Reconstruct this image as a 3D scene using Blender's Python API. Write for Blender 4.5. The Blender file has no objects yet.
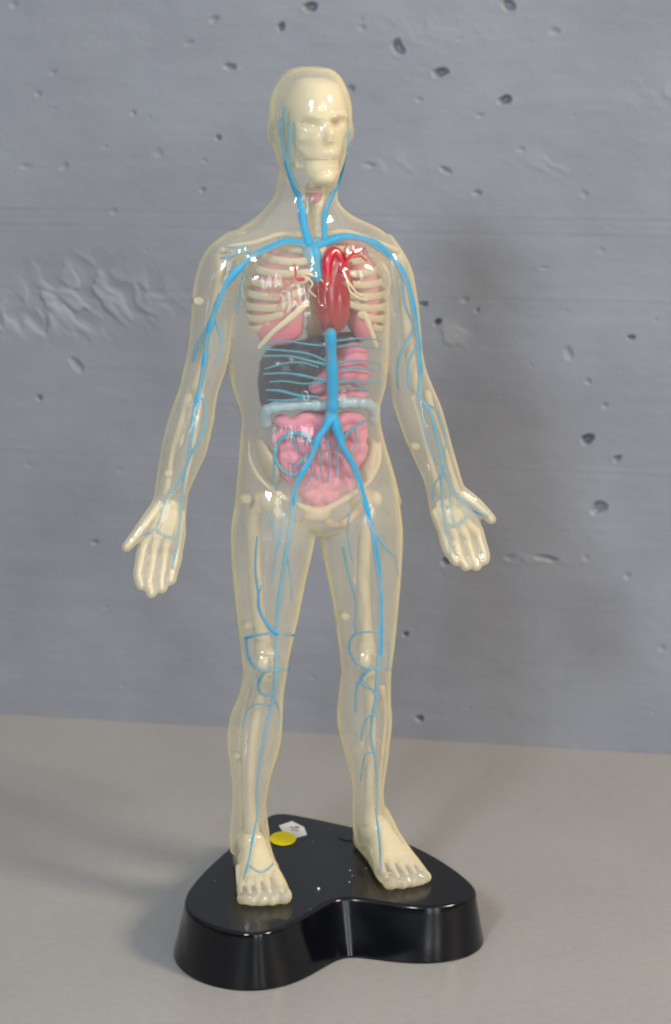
import bpy, bmesh, math, random
import numpy as np
from mathutils import Vector, Matrix
from mathutils.bvhtree import BVHTree

random.seed(7)
rng = np.random.default_rng(11)
sc = bpy.context.scene
COL = sc.collection

# ------------------------------------------------------------------ camera
W, H, F = 671, 1024, 2240.0
CAM = Vector((0.0, -0.9, 0.387))
PITCH = math.radians(12.9)
FW = Vector((0, math.cos(PITCH), -math.sin(PITCH)))
UP = Vector((0, math.sin(PITCH), math.cos(PITCH)))
RT = Vector((1, 0, 0))
K = 0.000415                                   # metres per photo pixel at the figure
BASE_H = 0.0235
YAW = math.radians(18)
LX = Vector((math.cos(YAW), math.sin(YAW), 0))  # across the figure
LF = Vector((math.sin(YAW), -math.cos(YAW), 0)) # the way it faces
LZ = Vector((0, 0, 1))
ORG = Vector((0.0, 0.008, 0.0))


def ray(px, py):
    return (FW + RT * ((px - W / 2) / F) + UP * ((H / 2 - py) / F)).normalized()


def P(px, py, d=0.0):
    """point on the figure's frontal plane moved d pixels forward"""
    r = ray(px, py)
    t = (d * K - (CAM - ORG).dot(LF)) / r.dot(LF)
    return CAM + r * t


def G(px, py, z):
    r = ray(px, py)
    return CAM + r * ((z - CAM.z) / r.z)


cam_d = bpy.data.cameras.new('camera')
cam = bpy.data.objects.new('camera', cam_d)
COL.objects.link(cam)
cam.location = CAM
cam.rotation_euler = (math.pi / 2 - PITCH, 0, 0)
cam_d.sensor_fit = 'VERTICAL'
cam_d.sensor_height = 36
cam_d.lens = 36 * F / H
cam_d.clip_start = 0.02
cam_d.clip_end = 60
cam_d.dof.use_dof = True
cam_d.dof.focus_distance = 0.90
cam_d.dof.aperture_fstop = 15
sc.camera = cam

# ------------------------------------------------------------------ materials


def new_mat(name):
    m = bpy.data.materials.new(name)
    m.use_nodes = True
    nt = m.node_tree
    nt.nodes.clear()
    out = nt.nodes.new('ShaderNodeOutputMaterial')
    return m, nt, out


def nd(nt, t, **kw):
    n = nt.nodes.new(t)
    for k, v in kw.items():
        if k in n.inputs:
            n.inputs[k].default_value = v
        else:
            setattr(n, k, v)
    return n


def plastic(name, col, rough=0.35, var=0.12, scale=90.0, bump=0.0, coat=0.0, sss=0.0, col2=None, spec=0.2, handled=False):
    m, nt, out = new_mat(name)
    b = nd(nt, 'ShaderNodeBsdfPrincipled')
    b.inputs['Roughness'].default_value = rough
    b.inputs['Coat Weight'].default_value = coat
    b.inputs['Specular IOR Level'].default_value = spec
    tc = nd(nt, 'ShaderNodeTexCoord')
    no = nd(nt, 'ShaderNodeTexNoise')
    no.inputs['Scale'].default_value = scale
    no.inputs['Detail'].default_value = 4
    nt.links.new(tc.outputs['Object'], no.inputs['Vector'])
    mx = nd(nt, 'ShaderNodeMix', data_type='RGBA')
    c2 = col2 or [c * (1 - var) for c in col]
    c1 = col if col2 else [min(1, c * (1 + var)) for c in col]
    mx.inputs[6].default_value = (*c1, 1)
    mx.inputs[7].default_value = (*c2, 1)
    nt.links.new(no.outputs['Fac'], mx.inputs[0])
    nt.links.new(mx.outputs[2], b.inputs['Base Color'])
    if sss:
        b.inputs['Subsurface Weight'].default_value = sss
        b.inputs['Subsurface Radius'].default_value = (0.004, 0.003, 0.002)
        b.inputs['Subsurface Scale'].default_value = 0.5
    if bump:
        n2 = nd(nt, 'ShaderNodeTexNoise')
        n2.inputs['Scale'].default_value = scale * 6
        nt.links.new(tc.outputs['Object'], n2.inputs['Vector'])
        bp = nd(nt, 'ShaderNodeBump')
        bp.inputs['Strength'].default_value = bump
        bp.inputs['Distance'].default_value = 0.0004
        nt.links.new(n2.outputs['Fac'], bp.inputs['Height'])
        nt.links.new(bp.outputs['Normal'], b.inputs['Normal'])
    if handled:
        # smears left by fingers: the gloss varies in cloudy patches
        n3 = nd(nt, 'ShaderNodeTexNoise')
        n3.inputs['Scale'].default_value = 38
        n3.inputs['Detail'].default_value = 6
        nt.links.new(tc.outputs['Object'], n3.inputs['Vector'])
        mr = nd(nt, 'ShaderNodeMapRange')
        mr.inputs['From Min'].default_value = 0.42
        mr.inputs['From Max'].default_value = 0.72
        mr.inputs['To Min'].default_value = rough
        mr.inputs['To Max'].default_value = rough + 0.17
        nt.links.new(n3.outputs['Fac'], mr.inputs['Value'])
        nt.links.new(mr.outputs[0], b.inputs['Roughness'])
    nt.links.new(b.outputs['BSDF'], out.inputs['Surface'])
    return m


def shell_material():
    """clear, slightly yellowed plastic: thin where seen square on, milky where the wall is seen edge on"""
    m, nt, out = new_mat('clear_plastic')
    lw = nd(nt, 'ShaderNodeLayerWeight')
    lw.inputs['Blend'].default_value = 0.5
    ramp = nd(nt, 'ShaderNodeValToRGB')
    cr = ramp.color_ramp
    cr.elements[0].position = 0.0
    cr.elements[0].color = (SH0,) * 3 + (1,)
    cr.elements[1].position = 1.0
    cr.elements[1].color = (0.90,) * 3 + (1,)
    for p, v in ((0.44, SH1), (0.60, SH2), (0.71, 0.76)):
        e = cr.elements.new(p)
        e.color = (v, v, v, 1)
    nt.links.new(lw.outputs['Facing'], ramp.inputs['Fac'])
    tr = nd(nt, 'ShaderNodeBsdfTransparent')
    tr.inputs['Color'].default_value = (0.975, 0.96, 0.91, 1)
    df = nd(nt, 'ShaderNodeBsdfDiffuse')
    df.inputs['Color'].default_value = (0.80, 0.735, 0.555, 1)
    tl = nd(nt, 'ShaderNodeBsdfTranslucent')
    tl.inputs['Color'].default_value = (0.84, 0.75, 0.53, 1)
    for node, c0, c1 in ((df, (0.91, 0.85, 0.69, 1), (0.97, 0.87, 0.52, 1)), (tl, (0.90, 0.85, 0.70, 1), (0.98, 0.88, 0.50, 1))):
        cm = nd(nt, 'ShaderNodeMix', data_type='RGBA')
        cm.inputs[6].default_value, cm.inputs[7].default_value = c0, c1
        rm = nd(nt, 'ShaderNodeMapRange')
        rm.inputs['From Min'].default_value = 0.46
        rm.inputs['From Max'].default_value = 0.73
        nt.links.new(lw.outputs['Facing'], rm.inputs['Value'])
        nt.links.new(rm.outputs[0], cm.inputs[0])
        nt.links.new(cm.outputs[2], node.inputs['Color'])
    a = nd(nt, 'ShaderNodeMixShader')
    a.inputs[0].default_value = 0.45
    nt.links.new(df.outputs[0], a.inputs[1])
    nt.links.new(tl.outputs[0], a.inputs[2])
    b = nd(nt, 'ShaderNodeMixShader')
    tc = nd(nt, 'ShaderNodeTexCoord')
    nz = nd(nt, 'ShaderNodeTexNoise')
    nz.inputs['Scale'].default_value = 45
    nz.inputs['Detail'].default_value = 3
    nt.links.new(tc.outputs['Object'], nz.inputs['Vector'])
    mr = nd(nt, 'ShaderNodeMapRange')
    mr.inputs['From Min'].default_value = 0.3
    mr.inputs['From Max'].default_value = 0.7
    mr.inputs['To Min'].default_value = 0.8
    mr.inputs['To Max'].default_value = 1.2
    nt.links.new(nz.outputs['Fac'], mr.inputs['Value'])
    mu = nd(nt, 'ShaderNodeMath', operation='MULTIPLY')
    nt.links.new(ramp.outputs['Color'], mu.inputs[0])
    nt.links.new(mr.outputs[0], mu.inputs[1])
    # how dense the moulding is: thick in hands, feet and head, thin over the belly
    m2 = nd(nt, 'ShaderNodeAttribute')
    m2.attribute_name = 'wall_milk'
    mu2 = nd(nt, 'ShaderNodeMath', operation='MULTIPLY')
    mu2.use_clamp = True
    nt.links.new(mu.outputs[0], mu2.inputs[0])
    nt.links.new(m2.outputs['Fac'], mu2.inputs[1])
    nt.links.new(mu2.outputs[0], b.inputs[0])
    nt.links.new(tr.outputs[0], b.inputs[1])
    nt.links.new(a.outputs[0], b.inputs[2])
    gl = nd(nt, 'ShaderNodeBsdfGlossy')
    gl.inputs['Roughness'].default_value = 0.08
    gl.inputs['Color'].default_value = (1, 1, 1, 1)
    n2 = nd(nt, 'ShaderNodeTexNoise')
    n2.inputs['Scale'].default_value = 1.0
    n2.inputs['Detail'].default_value = 2
    ms_ = nd(nt, 'ShaderNodeMapping')      # flow lines of the moulding run along the limbs
    ms_.inputs['Scale'].default_value = (150, 150, 48)
    nt.links.new(tc.outputs['Object'], ms_.inputs['Vector'])
    nt.links.new(ms_.outputs[0], n2.inputs['Vector'])
    bp = nd(nt, 'ShaderNodeBump')
    bp.inputs['Strength'].default_value = 0.6
    bp.inputs['Distance'].default_value = 0.0012
    nt.links.new(n2.outputs['Fac'], bp.inputs['Height'])
    nt.links.new(bp.outputs['Normal'], gl.inputs['Normal'])
    fr = nd(nt, 'ShaderNodeFresnel')
    fr.inputs['IOR'].default_value = 1.45
    nt.links.new(bp.outputs['Normal'], fr.inputs['Normal'])
    ge = nd(nt, 'ShaderNodeNewGeometry')
    ior = nd(nt, 'ShaderNodeMapRange')     # the same air-to-plastic step from either side
    ior.inputs['To Min'].default_value = 1.5
    ior.inputs['To Max'].default_value = 1 / 1.5
    nt.links.new(ge.outputs['Backfacing'], ior.inputs['Value'])
    nt.links.new(ior.outputs[0], fr.inputs['IOR'])
    cl = fr
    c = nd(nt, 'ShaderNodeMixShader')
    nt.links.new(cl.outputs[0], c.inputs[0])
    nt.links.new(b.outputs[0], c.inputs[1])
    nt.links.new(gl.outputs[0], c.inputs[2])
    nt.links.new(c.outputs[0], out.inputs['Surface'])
    return m


SH0, SH1, SH2 = 0.25, 0.295, 0.47
M = {}
M['shell'] = shell_material()
M['bone'] = plastic('cream_bone_plastic', (0.55, 0.47, 0.34), 0.5, 0.08, 160, 0.2)
M['bone_pale'] = plastic('pale_bone_plastic', (0.69, 0.60, 0.42), 0.42, 0.08, 160, 0.2)
M['blue'] = plastic('blue_vein_plastic', (0.045, 0.34, 0.60), 0.45, 0.15, 60, 0.2, col2=(0.04, 0.25, 0.40))
M['teal'] = plastic('teal_vein_plastic', (0.05, 0.33, 0.50), 0.4, 0.15, 70, 0.2, col2=(0.03, 0.24, 0.34))
M['red'] = plastic('red_artery_plastic', (0.46, 0.012, 0.03), 0.3, 0.12, 150, 0.1, 0.6, spec=0.5)
M['heart'] = plastic('dark_red_heart_plastic', (0.30, 0.008, 0.03), 0.25, 0.15, 150, 0.1, 0.9, spec=0.5)
M['pink'] = plastic('pink_organ_plastic', (0.60, 0.21, 0.33), 0.42, 0.14, 120, 0.2)
M['lung'] = plastic('rose_lung_plastic', (0.58, 0.16, 0.25), 0.45, 0.14, 120, 0.2)
M['liver'] = plastic('slate_liver_plastic', (0.020, 0.022, 0.070), 0.3, 0.3, 120, 0.2, 0.25, spec=0.5)
M['colon'] = plastic('pale_grey_blue_plastic', (0.29, 0.43, 0.53), 0.25, 0.12, 120, 0.1, 0.0, spec=0.5)
M['peg'] = plastic('yellowed_plastic_peg', (0.56, 0.51, 0.37), 0.35, 0.06, 150)
M['black'] = plastic('black_gloss_plastic', (0.0025, 0.0028, 0.0045), 0.09, 0.2, 60, 0.03, 0.0, spec=0.38, handled=True)
M['yellow'] = plastic('yellow_paper', (0.88, 0.74, 0.01), 0.6, 0.04, 300)
M['white'] = plastic('white_paper', (0.72, 0.72, 0.72), 0.6, 0.04, 300)
M['ink'] = plastic('grey_ink', (0.28, 0.28, 0.30), 0.6, 0.04, 300)

# ------------------------------------------------------------------ mesh helpers


def link(name, me, mat, parent=None, smooth=True):
    ob = bpy.data.objects.new(name, me)
    COL.objects.link(ob)
    if mat is not None and not me.materials:
        me.materials.append(mat)
    if smooth:
        me.polygons.foreach_set('use_smooth', [True] * len(me.polygons))
    if parent is not None:
        ob.parent = parent
    return ob


def mesh_of(bm, name='mesh'):
    me = bpy.data.meshes.new(name)
    bm.normal_update()
    bm.to_mesh(me)
    bm.free()
    return me


def add_rings(bm, rings, cap=True):
    """loft through a list of closed rings of equal length"""
    vr = [[bm.verts.new(p) for p in r] for r in rings]
    n = len(vr[0])
    for a, b in zip(vr, vr[1:]):
        for i in range(n):
            j = (i + 1) % n
            bm.faces.new((a[i], a[j], b[j], b[i]))
    if cap:
        for r, flip in ((vr[0], True), (vr[-1], False)):
            c = bm.verts.new(sum((v.co for v in r), Vector()) / n)
            for i in range(n):
                j = (i + 1) % n
                f = (c, r[j], r[i]) if flip else (c, r[i], r[j])
                bm.faces.new(f)
    return vr


def catmull(pts, sub=6):
    """pts: list of tuples (any dimension); returns a smooth resampling"""
    A = np.array(pts, float)
    if len(A) < 3:
        t = np.linspace(0, 1, sub + 1)[:, None]
        return A[0] * (1 - t) + A[-1] * t
    ext = np.vstack([2 * A[0] - A[1], A, 2 * A[-1] - A[-2]])
    out = []
    for i in range(1, len(ext) - 2):
        p0, p1, p2, p3 = ext[i - 1], ext[i], ext[i + 1], ext[i + 2]
        for s in range(sub):
            t = s / sub
            out.append(0.5 * (2 * p1 + (p2 - p0) * t + (2 * p0 - 5 * p1 + 4 * p2 - p3) * t * t
                              + (3 * p1 - p0 - 3 * p2 + p3) * t ** 3))
    out.append(A[-1])
    return np.array(out)


def add_tube(bm, pts, rad, n=10, flat=1.0):
    """pts: world points, rad: per-point radius; round ends"""
    pts = [Vector(p) for p in pts]
    m = len(pts)
    if not hasattr(rad, '__len__'):
        rad = [rad] * m
    tang = []
    for i in range(m):
        a = pts[max(0, i - 1)]
        b = pts[min(m - 1, i + 1)]
        t = b - a
        tang.append(t.normalized() if t.length > 1e-9 else Vector((0, 0, 1)))
    ref = LF.copy()
    if abs(ref.dot(tang[0])) > 0.9:
        ref = LZ.copy()
    u = (ref - tang[0] * ref.dot(tang[0])).normalized()
    rings = []

    def ring(c, t, uu, r):
        v = t.cross(uu)
        return [c + uu * (r * flat * math.cos(2 * math.pi * k / n)) + v * (r * math.sin(2 * math.pi * k / n)) for k in range(n)]
    us = []
    for i in range(m):
        u = (u - tang[i] * u.dot(tang[i]))
        u = u.normalized() if u.length > 1e-9 else tang[i].orthogonal().normalized()
        us.append(u.copy())
    for a in (80, 55, 28):
        s = math.radians(a)
        rings.append(ring(pts[0] - tang[0] * rad[0] * math.sin(s), tang[0], us[0], rad[0] * math.cos(s)))
    for i in range(m):
        rings.append(ring(pts[i], tang[i], us[i], rad[i]))
    for a in (28, 55, 80):
        s = math.radians(a)
        rings.append(ring(pts[-1] + tang[-1] * rad[-1] * math.sin(s), tang[-1], us[-1], rad[-1] * math.cos(s)))
    add_rings(bm, rings)


def add_ell(bm, c, rx, rd, rz, rot=0.0, n=20, m=12):
    """ellipsoid in the figure's frame (radii in pixels), tilted by rot in the frontal plane"""
    ax = LX * math.cos(rot) + LZ * math.sin(rot)
    az = -LX * math.sin(rot) + LZ * math.cos(rot)
    rings = []
    for i in range(1, m):
        th = math.pi * i / m
        z, r = math.cos(th), math.sin(th)
        rings.append([c + az * (z * rz * K) + ax * (r * math.cos(2 * math.pi * k / n) * rx * K)
                      + LF * (r * math.sin(2 * math.pi * k / n) * rd * K) for k in range(n)])
    add_rings(bm, rings)


def sections(bm, secs, n=40, expo=2.2, sub=4):
    """secs: (pxL, pxR, py, half_depth_px, forward_px): horizontal slices of a limb or trunk"""
    secs = [tuple(s) + (0,) * (5 - len(s)) for s in secs]
    S = catmull(secs, sub)
    rings = []
    for (xl, xr, py, b, d) in S:
        L_, R_ = P(xl, py, d), P(xr, py, d)
        c = (L_ + R_) / 2
        ap = (R_ - L_).length / 2
        bb = b * K
        a = math.sqrt(max(ap * ap - (bb * math.tan(YAW)) ** 2, (ap * 0.45) ** 2))
        ring = []
        for k in range(n):
            t = 2 * math.pi * k / n
            cx, cy = math.cos(t), math.sin(t)
            x = math.copysign(abs(cx) ** (2 / expo), cx)
            y = math.copysign(abs(cy) ** (2 / expo), cy)
            ring.append(c + LX * (x * a) + LF * (y * bb))
        rings.append(ring)
    add_rings(bm, rings)


def remeshed(bm, voxel, smooth=4, name='mesh', fac=0.5):
    """the union of all closed pieces as one continuous skin"""
    me = mesh_of(bm, name + '_raw')
    tmp = bpy.data.objects.new('tmp', me)
    COL.objects.link(tmp)
    md = tmp.modifiers.new('r', 'REMESH')
    md.mode = 'VOXEL'
    md.voxel_size = voxel
    if smooth:
        s = tmp.modifiers.new('s', 'SMOOTH')
        s.factor = fac
        s.iterations = smooth
    dg = bpy.context.evaluated_depsgraph_get()
    out = bpy.data.meshes.new_from_object(tmp.evaluated_get(dg))
    out.name = name
    bpy.data.objects.remove(tmp)
    bpy.data.meshes.remove(me)
    return out


def coords(me):
    a = np.empty(len(me.vertices) * 3)
    me.vertices.foreach_get('co', a)
    return a.reshape(-1, 3)


def push(me, c, radii, vec):
    """soft dent or bump: move vertices near c along vec; radii in px across, forward, up"""
    co = coords(me)
    rel = co - np.array(c)
    q = (rel @ np.array(LX) / (radii[0] * K)) ** 2 + (rel @ np.array(LF) / (radii[1] * K)) ** 2 + (rel[:, 2] / (radii[2] * K)) ** 2
    co += np.exp(-q)[:, None] * np.array(vec)[None, :]
    me.vertices.foreach_set('co', co.ravel())
    me.update()


# ------------------------------------------------------------------ the model
model = bpy.data.objects.new('anatomy_model', None)
COL.objects.link(model)
model.empty_display_size = 0.05
model['label'] = 'clear plastic human anatomy figure with blue veins and coloured organs on a black base'
model['category'] = 'anatomy model'

# ---- skin
bm = bmesh.new()
HEAD = [(303, 319, 66.2, 10, -6), (290, 332, 69, 28, -6), (280, 341, 77, 41, -5), (272.5, 347.5, 90, 49, -4),
        (268.7, 351.3, 104, 52, -3), (268, 352, 118, 52, -2), (269.5, 351, 135, 49, 0), (272.5, 347.5, 150, 44, 3),
        (277, 344, 163, 36, 8), (283, 340, 174, 29, 12), (289, 337, 184, 22, 15), (297, 331, 191, 11, 15)]
sections(bm, HEAD, expo=2.1)
TORSO = [(284, 342, 150, 26, -8), (279, 338, 172, 27, -8), (275.5, 337, 193, 28, -8), (268, 339.5, 204, 29, -8),
         (256, 352, 216, 30, -7), (242, 370, 225, 31, -5), (229, 384, 234, 34, -3), (222, 392, 246, 38, -1),
         (222, 394, 262, 43, 0), (225, 391, 285, 47, 2), (227, 389, 310, 48, 3), (228, 387, 340, 46, 2),
         (228.5, 386.5, 366, 44, 0), (233, 385, 388, 41, 0), (241, 379, 412, 38, 1), (240.5, 381.5, 434, 38, 2),
         (239, 387, 455, 40, 1), (237, 393, 475, 42, 0), (235, 398, 497, 44, -2), (235, 399, 510, 44, -3),
         (252, 384, 522, 38, -3), (275, 360, 531, 26, -3)]
sections(bm, TORSO, expo=2.35, n=56)
ARM_A = [(228, 250, 232, 16, -2), (209, 252, 246, 27, -1), (197.5, 248, 267, 30), (191.5, 241, 295, 29), (190, 235, 321, 27),
         (187, 230, 350, 25), (183, 226, 370, 24), (179, 219.5, 388, 23), (172.5, 216, 405, 23, 1),
         (167.5, 214.5, 420, 24, 2), (163.5, 211, 435, 23, 3), (159.5, 206, 455, 20, 5), (156.5, 196, 476, 16, 7),
         (154, 189, 493, 13, 9), (151, 187, 506, 12, 10), (144, 186, 521, 11, 12), (140, 186, 536, 10, 13), (139, 184, 549, 8, 14)]
ARM_B = [(367, 391, 234, 16, -2), (363, 403, 251, 27, -1), (366, 412, 271, 30), (374, 417, 298, 29), (379, 420, 323, 27),
         (383, 422, 350, 25), (386, 426.5, 371, 24), (390, 433, 388, 23), (394, 441, 407, 23, 1), (401, 447, 428, 24, 2),
         (408.5, 452, 447, 23, 3), (418.5, 458, 468, 20, 5), (424, 461.5, 480, 16, 7), (427, 466, 492, 13, 9),
         (429, 471, 504, 12, 10), (431, 478, 515, 11, 12), (435.5, 481, 526, 10, 13), (440, 481, 536, 8, 14)]
sections(bm, ARM_A, expo=2.15)
sections(bm, ARM_B, expo=2.15)
LEG_A = [(240, 300, 480, 34, 0), (234.5, 310, 498, 40, 0), (232, 315, 516, 42), (230, 315.5, 535, 42), (231, 310, 563, 40), (233.5, 304, 590, 38),
         (236, 299, 615, 34), (239, 293, 641, 31), (240.5, 289.5, 656, 31, 2), (242, 287, 673, 30, 2), (239, 284, 694, 29, -1),
         (230, 283, 716, 31, -4), (227, 282, 735, 31, -6), (227.3, 279, 750, 29, -6), (229.5, 273, 769, 25, -5),
         (232, 268.5, 789, 20, -4), (232, 266.5, 803, 19, -4), (230.5, 268, 822, 20, -4), (229.5, 270, 838, 20, -3), (230, 269, 852, 17, -2)]
LEG_B = [(330, 394, 480, 34, 0), (322, 398.5, 498, 40, 0), (319, 401, 516, 42), (318.5, 402.5, 535, 42), (325.5, 401, 568, 40), (333, 398, 606, 36),
         (338, 394.7, 641, 32), (340, 392.5, 658, 31, 2), (341, 391, 673, 30, 2), (338, 390.5, 698, 30, -1), (337, 391.7, 720, 31, -5),
         (341, 389.5, 741, 29, -6), (346, 387.6, 758, 26, -6), (352, 384, 783, 20, -4), (353, 383.5, 797, 19, -4),
         (352.5, 386, 815, 20, -4), (353, 390, 830, 20, -3), (356, 390, 843, 16, -2)]
sections(bm, LEG_A, expo=2.1)
sections(bm, LEG_B, expo=2.1)
# nose, brow, lips, chin, ears, muscles
add_ell(bm, P(329.5, 134, 49), 5, 10, 9)
add_ell(bm, P(329.5, 140, 50), 7, 8, 4)
add_ell(bm, P(327, 117, 44.5), 21, 8, 4)
add_ell(bm, P(329, 153.5, 42.5), 9, 7, 3)
add_ell(bm, P(328.5, 160, 41.5), 8.5, 7, 3)
add_ell(bm, P(327, 176, 36), 12, 9, 8)
add_ell(bm, P(271.5, 131, -6), 3.5, 9, 13)
add_ell(bm, P(349.5, 130, -6), 3.5, 9, 13)
add_ell(bm, P(279, 283, 31), 38, 15, 26, 0.2)
add_ell(bm, P(358, 280, 31), 34, 15, 26, -0.2)
for y in (345, 372, 398):
    add_ell(bm, P(308, y, 34), 17, 9, 14)
    add_ell(bm, P(346, y, 34), 16, 9, 14)
add_ell(bm, P(266, 664, 24), 15, 10, 17)
add_ell(bm, P(367, 662, 24), 15, 10, 17)
add_ell(bm, P(243, 728, -14), 13, 17, 28)
add_ell(bm, P(378, 726, -14), 13, 17, 28)


def finger(bmx, pts, r0, r1, sub=5):
    S = catmull([(x, y, d) for x, y, d in pts], sub)
    rr = np.linspace(r0, r1, len(S))
    add_tube(bmx, [P(*s) for s in S], list(rr * K), 12)


FING_A = [[(144.5, 543, 13), (141, 562, 16), (139, 575, 19), (141.5, 585, 22)],
          [(155, 545, 14), (152, 566, 17), (150, 582, 20), (151.5, 593, 24)],
          [(166, 546, 14), (163.5, 566, 17), (161.5, 579, 20), (162, 588, 23)],
          [(177, 545, 13), (175.5, 560, 16), (172.5, 571, 18), (171, 580, 21)]]
THUMB_A = [(160, 505, 12), (147, 522, 17), (136, 536, 19), (126.5, 547, 20)]
FING_B = [[(444, 533, 13), (447, 545, 16), (451, 554, 18), (456, 561, 21)],
          [(455, 534, 14), (458, 548, 17), (462, 559, 20), (466, 566, 23)],
          [(466, 533, 14), (470, 548, 17), (474, 559, 20), (476.5, 566, 24)],
          [(477, 530, 13), (481, 544, 16), (484, 553, 19), (484.5, 560, 22)]]
THUMB_B = [(461, 494, 12), (474, 503, 17), (484, 512, 19), (491.5, 519.5, 20)]
for f in FING_A + FING_B:
    finger(bm, f, 6.7, 5.6)
finger(bm, THUMB_A, 8.5, 5.2)
finger(bm, THUMB_B, 8.5, 5.2)


def foot_frame(heel, toe):
    a, b = G(*heel, BASE_H), G(*toe, BASE_H)
    fw = (b - a)
    ln = fw.length
    fw.normalize()
    side = Vector((fw.y, -fw.x, 0))  # to the right of the walking direction seen from above
    return a, fw, side, ln


def foot(bmx, heel, toe, secs, toes):
    a, fw, side, ln = foot_frame(heel, toe)
    S = catmull(secs, 4)
    rings = []
    for (t, hl, hr, h) in S:
        c = a + fw * (t * ln)
        ring = []
        for k in range(28):
            th = 2 * math.pi * k / 28
            cx, cy = math.cos(th), math.sin(th)
            x = math.copysign(abs(cx) ** 0.85, cx)
            hw = hr if x > 0 else hl
            z = h * (cy ** 0.95 if cy > 0 else 0.0) if cy > 0 else 0.0
            z = z + (0.0022 * (1 + cy) if cy < 0 else 0.0022)
            ring.append(c + side * (x * hw) + LZ * z)
        rings.append(ring)
    add_rings(bmx, rings)
    for (t, s, ra, rl, rh) in toes:
        c = a + fw * (t * ln) + side * s + LZ * (rh * 0.92)
        rr = []
        for i in range(1, 10):
            th = math.pi * i / 10
            rr.append([c + fw * (math.cos(th) * rl) + side * (math.sin(th) * math.cos(2 * math.pi * k / 14) * ra)
                       + LZ * (math.sin(th) * math.sin(2 * math.pi * k / 14) * rh) for k in range(14)])
        add_rings(bmx, rr)


# seen from the front the figure's right foot is on the picture's left; its big toe lies toward the other foot
FOOT_A = ((249.5, 861), (266.5, 907))
FOOT_B = ((368.5, 845), (409.5, 889))
SEC = [(-0.10, .0035, .0035, .010), (-0.04, .0066, .0066, .016), (0.08, .0078, .0078, .021), (0.25, .0080, .0080, .0215), (0.42, .0084, .0084, .0165),
       (0.6, .0096, .0096, .0118), (0.75, .0108, .0108, .0088), (0.88, .0110, .0110, .0062), (0.95, .0104, .0104, .0047), (0.985, .0092, .0092, .0034)]
_, _, sideA, _ = foot_frame(*FOOT_A)


def toes_for(sign):
    # sign: side of the big toe
    T = [(0.95, 0.0078, .0033, .0042, .0037), (0.965, 0.0026, .0024, .0040, .0030), (0.955, -0.0018, .0023, .0038, .0028),
         (0.935, -0.0058, .0022, .0036, .0027), (0.90, -0.0095, .0021, .0034, .0025)]
    return [(t, s * sign, a, l, h) for t, s, a, l, h in T]


sgA = 1 if sideA.dot(RT) > 0 else -1
foot(bm, *FOOT_A, SEC, toes_for(sgA))
foot(bm, *FOOT_B, SEC, toes_for(-sgA))
skin = remeshed(bm, 0.00075, 5, 'body_shell', 0.5)
# mouth and eye hollows of the outer face
push(skin, P(313, 125, 46), (7, 12, 4.5), LF * -0.0020)
push(skin, P(342, 123, 42), (6, 12, 4.5), LF * -0.0020)
# muscle relief
push(skin, P(319, 320, 50), (4, 14, 70), LF * -0.0012)
for kx, y in ((262, 470), (376, 468)):
    push(skin, P(kx, y, 40), (10, 14, 22), LF * -0.0012)


def crease(me_, pts, amp, r=2.3):
    for x, y in catmull(pts, 4):
        hit = T0.ray_cast(CAM, ray(x, y))[0]
        if hit is not None:
            push(me_, hit, (r, 7, r), LF * amp)


T0 = BVHTree.FromPolygons([v.co.copy() for v in skin.vertices], [tuple(p.vertices) for p in skin.polygons])
for pts, am in (([(303, 272), (312, 275), (322, 280), (327, 288), (329, 268), (331, 255), (337, 257), (342, 270), (348, 282)], .0002),
                ([(294, 310), (306, 306), (318, 306), (328, 309), (340, 309), (352, 304), (368, 301)], .0003), 
                ([(346, 281), (352, 290), (361, 297)], .0003), ([(268, 410), (272, 405), (300, 402), (330, 403), (368, 401)], .00025), ([(272, 428), (271, 440), (273, 452)], .0004)):
    crease(skin, pts, am)
co_ = coords(skin)
dn = np.ones(len(co_))


def zone(c, rx, rz, val, soft=0.55):
    global dn
    rel = co_ - np.array(c)
    q = np.sqrt((rel @ np.array(LX) / (rx * K)) ** 2 + (rel[:, 2] / (rz * K)) ** 2)
    t = np.clip((1 - q) / soft, 0, 1)
    t = t * t * (3 - 2 * t)
    dn = dn * (1 - t) + val * t


zone(P(316, 385, 40), 80, 160, 0.40)
zone(P(316, 508, 20), 95, 40, 1.25)
zone(P(316, 285, 40), 85, 52, 1.3)
zone(P(333, 290, 40), 34, 62, 0.28)
zone(P(311, 120, 0), 75, 100, 1.05)
zone(P(160, 560, 10), 50, 75, 1.7)
zone(P(466, 540, 10), 55, 65, 1.7)
zone(P(262, 890, 0), 70, 60, 1.8)
zone(P(390, 870, 0), 75, 60, 1.8)
zone(P(205, 290, 0), 30, 60, 0.75)
zone(P(172, 440, 0), 26, 50, 0.8)
at = skin.attributes.new('wall_milk', 'FLOAT', 'POINT')
at.data.foreach_set('value', dn.astype(np.float32))
body = link('body_shell', skin, M['shell'], model)
tree = BVHTree.FromPolygons([v.co.copy() for v in skin.vertices], [tuple(p.vertices) for p in skin.polygons])


def inside(px, py, off=None, frac=None):
    """a point inside the shell behind photo pixel (px, py): off pixels behind the front skin, or at a fraction of the depth"""
    r = ray(px, py)
    h = tree.ray_cast(CAM, r)
    if h[0] is None:
        return P(px, py, 4)
    t1 = h[3]
    h2 = tree.ray_cast(CAM + r * (t1 + 0.0006), r)
    t2 = t1 + 0.0006 + h2[3] if h2[0] is not None else t1 + 0.004
    th = t2 - t1
    if frac is not None:
        return CAM + r * (t1 + th * frac)
    return CAM + r * (t1 + min(off * K, th * 0.55))


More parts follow.
